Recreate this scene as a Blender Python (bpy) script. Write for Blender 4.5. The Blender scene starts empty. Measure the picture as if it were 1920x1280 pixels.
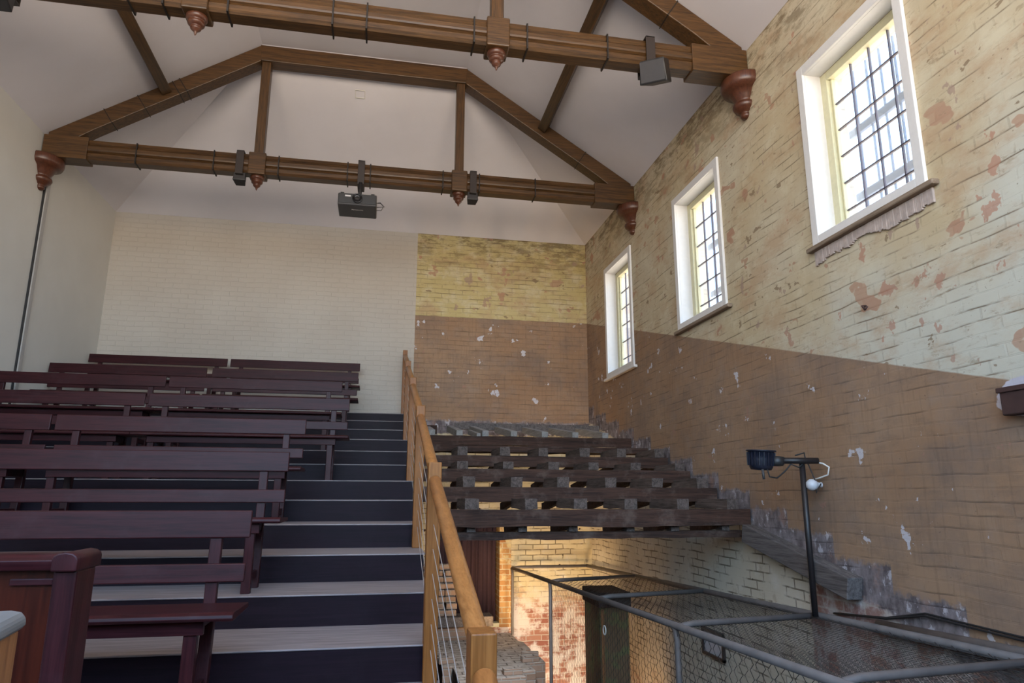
import bpy, bmesh, math, random
from mathutils import Vector, Matrix
random.seed(7)
C = bpy.context.scene.collection
SC = bpy.context.scene
PI = math.pi

# ------------------------------------------------------------------ camera, sky, exposure
cd = bpy.data.cameras.new('camera'); cam = bpy.data.objects.new('camera', cd); C.objects.link(cam)
cd.sensor_width = 36.0; cd.lens = 36.0 * 1290.74 / 1920.0; cd.clip_start = 0.02
yaw, pit, rol = math.radians(10.79631414), math.radians(12.66853546), math.radians(0.13595022)
fw = Vector((math.sin(yaw)*math.cos(pit), math.cos(yaw)*math.cos(pit), math.sin(pit)))
r0 = Vector((math.cos(yaw), -math.sin(yaw), 0)); u0 = r0.cross(fw)
rr = r0*math.cos(rol) + u0*math.sin(rol); uu = -r0*math.sin(rol) + u0*math.cos(rol)
cam.matrix_world = Matrix(((rr.x, uu.x, -fw.x, 0), (rr.y, uu.y, -fw.y, 0), (rr.z, uu.z, -fw.z, 0), (0, 0, 0, 1)))
SC.camera = cam
SC.view_settings.view_transform = 'Standard'; SC.view_settings.look = 'None'
SC.view_settings.gamma = 1.0; SC.view_settings.use_curve_mapping = False
SC.view_settings.exposure = 1.9
SC.cycles.max_bounces = 10; SC.cycles.diffuse_bounces = 6; SC.cycles.transparent_max_bounces = 16
SC.cycles.caustics_reflective = False; SC.cycles.caustics_refractive = False

W_ = bpy.data.worlds.new('daylight'); SC.world = W_; W_.use_nodes = True
wn = W_.node_tree; wn.nodes.clear()
wo = wn.nodes.new('ShaderNodeOutputWorld'); wb = wn.nodes.new('ShaderNodeBackground')
wt = wn.nodes.new('ShaderNodeTexCoord'); ws = wn.nodes.new('ShaderNodeSeparateXYZ'); wr = wn.nodes.new('ShaderNodeValToRGB')
wm = wn.nodes.new('ShaderNodeMath'); wm.operation = 'MULTIPLY_ADD'; wm.inputs[1].default_value = .5; wm.inputs[2].default_value = .5
wn.links.new(wt.outputs['Generated'], ws.inputs[0]); wn.links.new(ws.outputs['Z'], wm.inputs[0])
wn.links.new(wm.outputs[0], wr.inputs[0]); wn.links.new(wr.outputs[0], wb.inputs[0]); wn.links.new(wb.outputs[0], wo.inputs[0])
el = wr.color_ramp.elements
el[0].position = 0.30; el[0].color = (1.25, 1.03, .80, 1)
el[1].position = 0.50; el[1].color = (1.0, .95, .88, 1)
e = el.new(.47); e.color = (1.10, .94, .76, 1)
e = el.new(.535); e.color = (.70, .86, 1.0, 1)
e = el.new(.62); e.color = (.46, .73, 1.0, 1)
e = el.new(.95); e.color = (.25, .49, 1.0, 1)
wb.inputs[1].default_value = 2.4

# ------------------------------------------------------------------ measures (metres, eye point at the origin)
WX, LX, DY = 3.37, -4.15, 10.9           # right wall, left wall, back wall
CZ, FZ = 4.27, 5.82                      # cornice, flat ceiling
SL = .645
Z0, Y0, TR, RI = -.712, 3.67, .58, .17   # gallery steps
FLOOR = -3.9
YF = -2.6                                # how far the room is modelled towards the viewer
def portal(name, loc, rot, sx, sy):
    l = bpy.data.lights.new(name, 'AREA'); l.shape = 'RECTANGLE'; l.size = sx; l.size_y = sy; l.cycles.is_portal = True
    o = bpy.data.objects.new(name, l); C.objects.link(o); o.location = loc; o.rotation_euler = rot
WINS = [(9.29, 1.02, 1.80, 3.40), (6.69, 1.02, 1.93, 3.42), (4.08, 1.05, 2.01, 3.46), (1.48, 1.05, 2.01, 3.46), (-1.1, 1.05, 2.01, 3.46)]  # centre y, width, sill z, head z
for c, w, a, b in WINS:
    portal('window_daylight', (WX+.5, c, (a+b)/2), (0, PI/2, 0), b-a+.1, w+.1)
FWZ = .9                                # the light comes in over this height at the viewer's end
portal('front_daylight', ((WX+LX)/2, YF-.02, (FWZ+FZ)/2), (PI/2, 0, 0), WX-LX, FZ-FWZ)
def spot(name, loc, target, power, col, size, blend=.6, rad=.06):
    l = bpy.data.lights.new(name, 'SPOT'); l.energy = power; l.color = col; l.spot_size = math.radians(size); l.spot_blend = blend; l.shadow_soft_size = rad
    o = bpy.data.objects.new(name, l); C.objects.link(o); o.location = loc
    o.rotation_euler = (Vector(target)-Vector(loc)).to_track_quat('-Z', 'Y').to_euler()
spot('undercroft_uplight', (2.6, 9.3, -3.5), (2.5, 10.9, -1.9), 62, (1, .78, .52), 100, .8, .15)
spot('undercroft_uplight', (1.6, 9.6, -1.75), (2.2, 10.9, -.6), 30, (1, .62, .27), 130, .9, .3)
spot('undercroft_uplight', (2.95, 8.0, -3.4), (3.3, 9.6, -.8), 52, (1, .60, .25), 80, .9, .2)
spot('ledge_fill_light', (1.25, 6.25, -.62), (1.35, 9.4, -2.0), 60, (1, .95, .90), 62, .6, .12)  # added fill spot that brightens the brick ledge

# ------------------------------------------------------------------ node helper
class G:
    def __init__(s, name):
        s.m = bpy.data.materials.new(name); s.m.use_nodes = True; s.t = s.m.node_tree; s.t.nodes.clear()
        s.out = s.n('ShaderNodeOutputMaterial')
    def n(s, t): return s.t.nodes.new(t)
    def L(s, a, b):
        if isinstance(a, (int, float)): b.default_value = a
        elif isinstance(a, tuple): b.default_value = a if len(a) == 4 or b.type == 'VECTOR' else a + (1,)
        else: s.t.links.new(a, b)
    def pos(s):
        g = s.n('ShaderNodeNewGeometry'); x = s.n('ShaderNodeSeparateXYZ'); s.L(g.outputs['Position'], x.inputs[0])
        return x.outputs[0], x.outputs[1], x.outputs[2]
    def obj(s):
        g = s.n('ShaderNodeTexCoord'); x = s.n('ShaderNodeSeparateXYZ'); s.L(g.outputs['Object'], x.inputs[0])
        return x.outputs[0], x.outputs[1], x.outputs[2]
    def rnd(s): return s.n('ShaderNodeObjectInfo').outputs['Random']
    def ma(s, op, a, b=0.0, c=0.0):
        q = s.n('ShaderNodeMath'); q.operation = op
        s.L(a, q.inputs[0]); s.L(b, q.inputs[1])
        if op == 'MULTIPLY_ADD': s.L(c, q.inputs[2])
        return q.outputs[0]
    def vec(s, a, b, c=0.0):
        q = s.n('ShaderNodeCombineXYZ'); s.L(a, q.inputs[0]); s.L(b, q.inputs[1]); s.L(c, q.inputs[2]); return q.outputs[0]
    def noise(s, v, sc, det=4.0, rough=.55, dist=0.0):
        q = s.n('ShaderNodeTexNoise'); s.L(v, q.inputs['Vector']); q.inputs['Scale'].default_value = sc
        q.inputs['Detail'].default_value = det; q.inputs['Roughness'].default_value = rough; q.inputs['Distortion'].default_value = dist
        return q.outputs[0]
    def step(s, x, a, b):      # smooth 0..1 from a to b
        q = s.n('ShaderNodeMapRange'); q.interpolation_type = 'SMOOTHSTEP'; s.L(x, q.inputs[0]); s.L(a, q.inputs[1]); s.L(b, q.inputs[2]); return q.outputs[0]
    def mix(s, f, a, b):
        q = s.n('ShaderNodeMix'); q.data_type = 'RGBA'; s.L(f, q.inputs[0]); s.L(a, q.inputs[6]); s.L(b, q.inputs[7]); return q.outputs[2]
    def mul(s, a, b):
        q = s.n('ShaderNodeMix'); q.data_type = 'RGBA'; q.blend_type = 'MULTIPLY'; q.inputs[0].default_value = 1; s.L(a, q.inputs[6]); s.L(b, q.inputs[7]); return q.outputs[2]
    def brick(s, v, bw=.235, bh=.078, mo=.008):
        q = s.n('ShaderNodeTexBrick'); s.L(v, q.inputs['Vector']); q.inputs['Scale'].default_value = 1
        q.inputs['Mortar Size'].default_value = mo; q.inputs['Mortar Smooth'].default_value = .3
        q.inputs['Brick Width'].default_value = bw; q.inputs['Row Height'].default_value = bh
        q.inputs['Color1'].default_value = (0, 0, 0, 1); q.inputs['Color2'].default_value = (1, 1, 1, 1); q.inputs['Mortar'].default_value = (.5, .5, .5, 1)
        return q.outputs['Fac'], q.outputs['Color']
    def bump(s, h, strength=.5, dist=.01, prev=None):
        q = s.n('ShaderNodeBump'); q.inputs['Strength'].default_value = strength; q.inputs['Distance'].default_value = dist
        s.L(h, q.inputs['Height'])
        if prev is not None: s.L(prev, q.inputs['Normal'])
        return q.outputs[0]
    def done(s, col, rough=.7, normal=None, metal=0.0, spec=.5, coat=0.0):
        b = s.n('ShaderNodeBsdfPrincipled'); s.L(col, b.inputs['Base Color']); s.L(rough, b.inputs['Roughness']); s.L(metal, b.inputs['Metallic'])
        b.inputs['Specular IOR Level'].default_value = spec; b.inputs['Coat Weight'].default_value = coat
        if normal is not None: s.L(normal, b.inputs['Normal'])
        s.t.links.new(b.outputs[0], s.out.inputs[0]); return s.m

def plain(name, col, rough=.5, metal=0.0, spec=.5, var=.12, sc=25):
    g = G(name); x, y, z = g.obj(); n = g.noise(g.vec(x, y, z), sc, 3)
    k = tuple(c*(1-var) for c in col[:3]); k2 = tuple(min(1, c*(1+var)) for c in col[:3])
    return g.done(g.mix(n, k, k2), rough, None, metal, spec)

def wood(name, dark, light, axis='x', rough=.45, spec=.5, grain=1.0, bumpy=.15, worn=None, coat=0.0):
    g = G(name); x, y, z = g.obj(); r = g.ma('MULTIPLY', g.rnd(), 17.0)
    s_ = 1.2
    if axis == 'x': v = g.vec(g.ma('MULTIPLY', x, s_), g.ma('MULTIPLY_ADD', y, 26.0, r), g.ma('MULTIPLY', z, 26.0))
    elif axis == 'y': v = g.vec(g.ma('MULTIPLY', x, 26.0), g.ma('MULTIPLY_ADD', y, s_, r), g.ma('MULTIPLY', z, 26.0))
    else: v = g.vec(g.ma('MULTIPLY', x, 26.0), g.ma('MULTIPLY_ADD', y, 26.0, r), g.ma('MULTIPLY', z, s_))
    n1 = g.noise(v, 1.6*grain, 5, .6, .6); n2 = g.noise(v, 7.0*grain, 3, .6)
    f = g.step(g.ma('MULTIPLY_ADD', n2, .45, g.ma('MULTIPLY', n1, .7)), .35, .78)
    col = g.mix(f, dark, light)
    if worn:
        w = g.noise(g.vec(x, y, z), 5, 5, .65); col = g.mix(g.ma('MULTIPLY', g.step(w, .5, .72), .55), col, worn)
    return g.done(col, rough, g.bump(n2, bumpy, .003), 0, spec, coat)

# ------------------------------------------------------------------ materials
M = {}
def plaster(name, col, col2, bump_=.12, cellw=None):
    g = G(name); x, y, z = g.pos(); v = g.vec(x, y, z)
    n = g.noise(v, 1.3, 5); n2 = g.noise(v, 35, 4)
    c = g.mix(g.step(n, .3, .7), col, col2)
    nb = g.bump(n2, bump_, .004)
    return g.done(c, .75, nb, 0, .3)
M['ceiling'] = plaster('ceiling_plaster', (.72, .695, .735), (.68, .655, .69), .08)
M['leftwall'] = plaster('white_wall_paint', (.64, .62, .575), (.60, .58, .535), .2)
M['white'] = plain('white_gloss_paint', (.74, .72, .70), .45, var=.05)
M['cream'] = plain('cream_gloss_paint', (.62, .58, .38), .5, var=.12)
M['beam'] = wood('dark_stained_beam_timber', (.022, .0095, .0025), (.115, .054, .0155), 'x', .42)
M['beam_v'] = wood('dark_stained_post_timber', (.028, .0125, .0035), (.115, .054, .0155), 'z', .42)
M['beam_y'] = wood('dark_stained_purlin_timber', (.026, .012, .0035), (.100, .050, .016), 'y', .42)
M['turned'] = wood('turned_red_brown_timber', (.052, .016, .0085), (.115, .040, .020), 'z', .33, bumpy=.05)
M['band'] = plain('black_joint_line', (.010, .006, .004), .6)
M['bench'] = wood('maroon_varnished_bench_timber', (.017, .0034, .0050), (.046, .0095, .0115), 'x', .38, .16, .8, .08, (.042, .016, .019))
M['bench_v'] = wood('maroon_varnished_bench_leg', (.017, .0038, .0055), (.046, .0105, .0125), 'z', .38, .18, .8, .08, (.045, .018, .022))
M['riser'] = wood('black_purple_riser_boards', (.0065, .0028, .0055), (.0135, .0058, .0112), 'x', .5, .15, .8, .1, (.014, .008, .012))
M['tread'] = wood('worn_grey_tread_boards', (.14, .115, .118), (.31, .27, .27), 'x', .55, .4, .9, .2)
M['oak'] = wood('honey_oak_rail', (.22, .082, .020), (.38, .160, .046), 'y', .38, .3, .9, .05)
M['oak_v'] = wood('honey_oak_post', (.17, .060, .012), (.29, .115, .029), 'z', .42, .25, .9, .05)
M['pew'] = wood('mahogany_panel', (.012, .0020, .0016), (.062, .0105, .0050), 'z', .3, .2, .35, .05, coat=.1)
M['lectern'] = wood('orange_brown_veneer', (.20, .075, .022), (.34, .145, .050), 'z', .45)
M['greywood'] = plain('grey_painted_top', (.17, .175, .175), .4)
M['old'] = wood('rough_dark_old_timber', (.020, .0115, .0095), (.080, .040, .027), 'x', .8, .25, .8, .5, (.14, .100, .082))
M['old_y'] = wood('rough_grey_old_timber', (.060, .052, .050), (.17, .15, .145), 'y', .85, .2, .8, .5)
M['stub'] = wood('rough_brown_joist_timber', (.040, .030, .026), (.150, .115, .100), 'y', .85, .2, .8, .5)
M['old_p'] = wood('pale_dusty_joist_timber', (.20, .19, .18), (.36, .34, .32), 'y', .85, .2, .8, .4)
M['sillwood'] = wood('weathered_sill_timber', (.16, .11, .075), (.30, .23, .17), 'y', .8, .2, 1, .5)
M['black'] = plain('black_plastic', (.018, .017, .018), .45)
M['black2'] = plain('charcoal_plastic', (.050, .047, .050), .5)
M['strap'] = plain('dark_brown_steel', (.028, .019, .016), .5)
M['lens'] = plain('dark_glass_lens', (.006, .006, .008), .12)
M['label'] = plain('silver_label', (.62, .60, .60), .5)
M['steel'] = plain('stainless_cable', (.62, .60, .60), .35, .6)
M['pipe'] = plain('weathered_galvanised_pipe', (.13, .115, .11), .65, .2, var=.4, sc=9)
M['wire'] = plain('dull_chain_link_wire', (.042, .036, .032), .6, .35)
M['lamp'] = plain('blue_black_lamp_housing', (.012, .014, .026), .4)
M['pole'] = plain('black_steel_pole', (.016, .013, .014), .45)
M['globe'] = plain('white_glass_globe', (.55, .56, .60), .25)
M['rust'] = plain('rusty_brown_steel', (.055, .026, .022), .8, var=.4, sc=18)
M['trunk'] = plain('grey_cable_trunking', (.40, .38, .36), .6)
M['cable'] = plain('black_rubber_cable', (.015, .014, .015), .6)
M['whitering'] = plain('white_plastic_ring', (.72, .70, .66), .4)
M['paper'] = plain('pale_print', (.58, .55, .57), .6)
M['barmat'] = plain('thin_bronze_glazing_bar', (.10, .085, .11), .6)
M['grille'] = plain('pale_blue_painted_iron', (.05, .09, .19), .7)

M['rotten'] = plain('rotten_pink_grey_plaster', (.44, .36, .32), .95, var=.35, sc=22)
def glass():
    g = G('window_glass'); t = g.n('ShaderNodeBsdfTransparent'); t.inputs[0].default_value = (.90, .93, .95, 1)
    gl = g.n('ShaderNodeBsdfGlossy'); gl.inputs['Roughness'].default_value = .06
    lw = g.n('ShaderNodeLayerWeight'); lw.inputs[0].default_value = .25
    mx = g.n('ShaderNodeMixShader'); g.L(g.ma('MULTIPLY', lw.outputs['Fresnel'], .5), mx.inputs[0]); g.L(t.outputs[0], mx.inputs[1]); g.L(gl.outputs[0], mx.inputs[2])
    tr = g.n('ShaderNodeBsdfTranslucent'); tr.inputs[0].default_value = (.92, .94, .96, 1)
    m2 = g.n('ShaderNodeMixShader'); m2.inputs[0].default_value = .04; g.L(mx.outputs[0], m2.inputs[1]); g.L(tr.outputs[0], m2.inputs[2])
    g.L(m2.outputs[0], g.out.inputs[0]); return g.m
M['glass'] = glass()

def masonry(g, h, z):
    """coursing for a wall whose horizontal coordinate is h"""
    wob = g.noise(g.vec(h, z, 3.0), 1.7, 2)
    zz = g.ma('MULTIPLY_ADD', wob, .05, z); hh = g.ma('MULTIPLY_ADD', wob, .08, h)
    fac, rnd = g.brick(g.vec(hh, zz))
    crack = g.noise(g.vec(g.ma('MULTIPLY', h, 1.2), g.ma('MULTIPLY', z, 5.0), 9.0), 2.1, 4, .6)
    fr_ = g.ma('ABSOLUTE', g.ma('SUBTRACT', g.ma('FRACT', g.ma('DIVIDE', zz, .078)), .5))
    line = g.step(fr_, .42, .49)
    jf = g.ma('MULTIPLY', g.ma('MAXIMUM', line, g.ma('MULTIPLY', fac, .25)), g.step(crack, .44, .62))
    return fac, rnd, jf

def wall_paint(name, horiz):
    """old distempered brick: cream-yellow over a brown dado that follows the gallery, raw brick below"""
    g = G(name); x, y, z = g.pos(); h = y if horiz == 'y' else x
    v = g.vec(h, z, 0.0 if horiz == 'y' else 5.0)
    fac, rnd, jf = masonry(g, h, z)
    big = g.noise(v, .8, 4); mid = g.noise(v, 4.0, 6, .62); fine = g.noise(v, 26, 4)
    streak = g.noise(g.vec(g.ma('MULTIPLY', h, 3.0), g.ma('MULTIPLY', z, 1.6), 2.0), 3.0, 6, .65)
    # upper distemper
    if horiz == 'y': up = g.mix(g.step(big, .3, .7), (.52, .42, .265), (.56, .49, .36))
    else: up = g.mix(g.step(big, .3, .7), (.50, .405, .185), (.56, .465, .24))
    up = g.mix(g.ma('MULTIPLY', g.step(mid, .45, .70), .55), up, (.66, .60, .44))
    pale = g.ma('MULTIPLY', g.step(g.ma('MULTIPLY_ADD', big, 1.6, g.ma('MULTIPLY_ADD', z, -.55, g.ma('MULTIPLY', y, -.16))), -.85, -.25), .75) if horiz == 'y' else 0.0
    up = g.mix(pale, up, (.56, .56, .49))      # sky light low on the wall, painted in as a paler colour
    tan = g.step(g.noise(g.vec(g.ma('MULTIPLY', h, .9), g.ma('MULTIPLY', z, 1.5), 41.0), 2.2, 7, .68), .47, .66)
    up = g.mix(g.ma('MULTIPLY', tan, .6), up, (.45, .30, .18))
    smear = g.step(g.noise(g.vec(g.ma('MULTIPLY', h, 2.0), g.ma('MULTIPLY', z, 7.0), 51.0), 3.0, 6, .7), .55, .70)
    up = g.mix(g.ma('MULTIPLY', smear, .5), up, (.31, .225, .14))
    up = g.mix(g.ma('MULTIPLY', jf, .9), up, (.15, .105, .065))
    speck = g.step(g.noise(v, 38, 2), .70, .74)
    up = g.mix(g.ma('MULTIPLY', speck, .5), up, (.16, .10, .06))
    topdirt = g.ma('MULTIPLY', g.step(z, 3.3, 4.4), g.step(g.noise(g.vec(g.ma('MULTIPLY', h, 1.0), g.ma('MULTIPLY', z, 2.6), 4.0), 3.4, 7, .74), .44, .60))
    up = g.mix(g.ma('MULTIPLY', topdirt, .8), up, (.15, .105, .055))
    chip = g.step(g.noise(g.vec(h, g.ma('MULTIPLY', z, 1.2), 7.0), 3.4, 3, .5), .655, .672)
    up = g.mix(g.ma('MULTIPLY', chip, .8), up, g.mix(rnd, (.40, .20, .13), (.46, .30, .20)))
    chip3 = g.step(g.noise(g.vec(h, g.ma('MULTIPLY', z, .8), 77.0), 5.2, 4, .6), .645, .66)
    up = g.mix(g.ma('MULTIPLY', chip3, .7), up, g.mix(g.step(big, .45, .55), (.36, .25, .20), (.44, .21, .14)))
    wear = g.step(g.noise(g.vec(g.ma('MULTIPLY', h, .8), g.ma('MULTIPLY', z, 1.6), 83.0), 7.0, 6, .72), .60, .66)
    up = g.mix(g.ma('MULTIPLY', wear, .45), up, (.27, .19, .115))
    chip2 = g.step(g.noise(g.vec(g.ma('MULTIPLY', h, .7), g.ma('MULTIPLY', z, 1.1), 15.0), 8.5, 4, .55), .685, .70)
    up = g.mix(g.ma('MULTIPLY', chip2, .75), up, (.22, .15, .09))
    # brown dado
    br = g.mix(g.step(big, .32, .68), (.31, .185, .108), (.36, .235, .150))
    br = g.mix(g.ma('MULTIPLY', g.step(mid, .45, .75), .5), br, (.30, .23, .185))
    smr = g.step(g.noise(g.vec(g.ma('MULTIPLY', h, 1.5), g.ma('MULTIPLY', z, 4.0), 61.0), 2.6, 7, .7), .48, .70)
    br = g.mix(g.ma('MULTIPLY', smr, .45), br, (.20, .135, .095))
    br = g.mix(g.ma('MULTIPLY', jf, .6), br, (.075, .050, .035))
    br = g.mix(g.ma('MULTIPLY', g.step(g.noise(v, 42, 2), .70, .75), .5), br, (.08, .05, .035))
    soot = g.step(g.noise(g.vec(g.ma('MULTIPLY', h, .6), g.ma('MULTIPLY', z, .8), 91.0), 1.9, 6, .66), .44, .64)
    br = g.mix(g.ma('MULTIPLY', soot, .5), br, (.185, .140, .118))
    drip = g.step(g.noise(g.vec(g.ma('MULTIPLY', h, 22.0), g.ma('MULTIPLY', z, 1.8), 95.0), 1.4, 4, .6), .48, .72)
    br = g.mix(g.ma('MULTIPLY', drip, .22), br, (.10, .07, .05))
    fl = g.noise(g.vec(h, g.ma('MULTIPLY', z, .9), 11.0), 4.5, 6, .6)
    br = g.mix(g.ma('MULTIPLY', g.step(fl, .642, .655), .9), br, (.60, .58, .62))
    fl2 = g.noise(g.vec(h, z, 21.0), 6.5, 3, .55)
    br = g.mix(g.ma('MULTIPLY', g.step(fl2, .70, .715), .7), br, (.34, .19, .14))
    # grey stripped band
    gr = g.mix(g.step(streak, .35, .7), (.115, .095, .098), (.30, .265, .275))
    gr = g.mix(g.ma('MULTIPLY', g.step(g.noise(g.vec(h, g.ma('MULTIPLY', z, .6), 6.0), 11, 6, .7), .56, .63), .85), gr, (.54, .52, .56))
    gr = g.mix(g.ma('MULTIPLY', g.step(mid, .55, .68), .6), gr, (.33, .20, .155))
    gr = g.mix(g.ma('MULTIPLY', jf, .8), gr, (.05, .04, .04))
    # cream under the gallery
    cr = g.mix(g.step(big, .3, .7), (.57, .51, .40), (.63, .58, .48)) if horiz == 'y' else g.mix(g.step(big, .3, .7), (.54, .45, .27), (.60, .52, .35))
    cr = g.mix(g.ma('MULTIPLY', g.step(mid, .5, .7), .5), cr, (.68, .65, .60))
    cr = g.mix(g.ma('MULTIPLY', g.ma('MULTIPLY', fac, g.step(g.noise(v, 3.3, 4, .6), .40, .58)), .8), cr, (.10, .072, .045))
    cr = g.mix(g.ma('MULTIPLY', g.step(g.noise(v, 5.0, 6, .7), .56, .66), .4), cr, (.30, .22, .14))
    hole = g.step(g.noise(v, 7.5, 2), .735, .75); cr = g.mix(hole, cr, (.05, .03, .02))
    # raw brick with lime bloom
    rb = g.mix(rnd, (.27, .10, .070), (.38, .19, .13)); rb = g.mix(g.ma('MULTIPLY', fac, .8), rb, (.52, .44, .36))
    rb = g.mix(g.ma('MULTIPLY', g.step(g.noise(v, 3.0, 7, .68), .43, .56), .88), rb, (.66, .60, .55))
    rag = g.ma('MULTIPLY_ADD', g.noise(v, 9.0, 6, .65), .16, g.ma('MULTIPLY_ADD', fine, .05, -.105))
    # lay the regions over each other
    if horiz == 'y':
        dado = g.ma('MULTIPLY_ADD', y, .288, 2.86-.288*DY)
        i = g.ma('FLOOR', g.ma('DIVIDE', g.ma('SUBTRACT', y, Y0-.02), TR))
        tread = g.ma('MULTIPLY_ADD', i, RI, Z0+.09)
        soffit = g.ma('MULTIPLY_ADD', y, RI/TR, Z0-.22-Y0*RI/TR)
        low = g.mix(g.step(g.ma('MULTIPLY_ADD', rag, .6, y), 5.15, 5.19), g.mix(.6, gr, rb), cr)
    else:
        dado = g.ma('ADD', 2.86, 0.0); tread = g.ma('ADD', 1.16, 0.0); soffit = g.ma('ADD', .95, 0.0)
        low = cr
    redz = g.step(g.ma('ADD', z, g.ma('MULTIPLY', rag, 3.0)), -1.75, -1.25)
    redz2 = g.ma('MAXIMUM', redz, g.step(g.ma('ADD', z, 0.0), -.4, .2))
    low = g.mix(redz, rb, low) if horiz == 'x' else g.mix(g.step(g.ma('ADD', z, g.ma('MULTIPLY', rag, 3.0)), -2.6, -1.9), rb, low)
    col = g.mix(g.step(g.ma('SUBTRACT', z, g.ma('ADD', soffit, rag)), -.02, .02), low, gr)
    col = g.mix(g.step(g.ma('SUBTRACT', z, g.ma('ADD', tread, rag)), -.015, .03), col, br)
    col = g.mix(g.step(g.ma('SUBTRACT', z, g.ma('MULTIPLY_ADD', rag, .08, dado)), -.006, .006), col, up)
    if horiz == 'y':   # white patching plaster round the rusty box
        dy_ = g.ma('MULTIPLY', g.ma('SUBTRACT', y, 3.07), 1/.165); dz_ = g.ma('MULTIPLY', g.ma('SUBTRACT', z, .53), 1/.105)
        rad = g.ma('ADD', g.ma('MULTIPLY', dy_, dy_), g.ma('MULTIPLY', dz_, dz_))
        pm = g.step(g.ma('MULTIPLY_ADD', rag, 7.0, rad), 1.12, .98); col = g.mix(pm, col, g.mix(mid, (.38, .36, .42), (.66, .64, .70)))
    hgt = g.ma('MULTIPLY_ADD', g.ma('SUBTRACT', 1.0, fac), .22 if horiz == 'y' else .5, g.ma('MULTIPLY_ADD', mid, .5, g.ma('MULTIPLY', fine, .25)))
    if horiz == 'x':   # the newer white-painted half of the back wall
        wv = g.noise(g.vec(x, z, 31.0), 1.1, 3)
        wc = g.mix(g.step(wv, .3, .7), (.50, .455, .40), (.54, .50, .445))
        m = g.ma('MULTIPLY', g.ma('SUBTRACT', 1.0, g.step(g.ma('MULTIPLY_ADD', rag, .05, x), .478, .486)), g.step(z, .9, .95))
        col = g.mix(m, col, wc)
    return g.done(col, .85, g.bump(hgt, .45, .008) if horiz == 'y' else g.bump(hgt, .8, .012), 0, .2)
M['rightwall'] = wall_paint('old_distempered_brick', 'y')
M['backwall'] = wall_paint('old_distempered_brick_end', 'x')
def brickmat(name, dusty):
    g = G(name); x, y, z = g.pos(); n = g.n('ShaderNodeNewGeometry'); nx = g.n('ShaderNodeSeparateXYZ'); g.L(n.outputs['True Normal'], nx.inputs[0])
    up = g.step(g.ma('ABSOLUTE', nx.outputs[2]), .5, .8)
    f1, r1 = g.brick(g.vec(g.ma('ADD', x, y), z)); f2, r2 = g.brick(g.vec(x, y), .235, .115, .010)
    nn = g.noise(g.vec(x, y, z), 9, 6, .6); n2 = g.noise(g.vec(x, y, z), 60, 3)
    side = g.mix(f1, g.mix(r1, (.22, .15, .11), (.32, .23, .18)), (.30, .27, .24))
    top = g.mix(f2, g.mix(r2, (.36, .325, .30), (.48, .44, .40)), (.17, .145, .13))
    top = g.mix(g.step(nn, .45, .65), top, (.56, .53, .50))
    col = g.mix(up, side, top)
    ff = g.ma('ADD', g.ma('MULTIPLY', f1, g.ma('SUBTRACT', 1.0, up)), g.ma('MULTIPLY', f2, up))
    return g.done(col, .95, g.bump(g.ma('MULTIPLY_ADD', ff, -.6, nn), .8, .02), 0, .15)
M['brick'] = brickmat('dusty_broken_brick', True)
def jambmat():
    g = G('orange_brick_jamb'); x, y, z = g.pos(); f, r = g.brick(g.vec(g.ma('ADD', x, y), z))
    nn = g.noise(g.vec(x, y, z), 8, 5, .6)
    b = g.mix(r, (.34, .16, .06), (.46, .27, .11)); b = g.mix(g.step(g.ma('ADD', nn, g.ma('MULTIPLY', z, .12)), .36, .50), b, (.55, .45, .25))
    return g.done(g.mix(f, b, (.50, .42, .28)), .9, g.bump(g.ma('MULTIPLY_ADD', f, -.7, nn), .6, .015), 0, .2)
M['jamb'] = jambmat()
M['curtain'] = plain('dark_purple_curtain_cloth', (.040, .018, .024), .9, var=.3)
M['earth'] = plain('dusty_earth_floor', (.16, .13, .11), .95, var=.3, sc=6)
def boxmat():
    g = G('mouldy_timber_panel'); x, y, z = g.pos(); v = g.vec(g.ma('MULTIPLY', x, 8.0), y, z)
    n = g.noise(v, 2.2, 5, .6); n2 = g.noise(g.vec(x, y, z), 6, 5, .65)
    c = g.mix(n, (.10, .054, .028), (.20, .12, .055)); c = g.mix(g.ma('MULTIPLY', g.step(n2, .46, .62), .8), c, (.14, .14, .05))
    c = g.mix(g.step(n2, .66, .70), c, (.012, .008, .006)); return g.done(c, .8, g.bump(n, .3, .006))
M['mould'] = boxmat()

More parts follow.
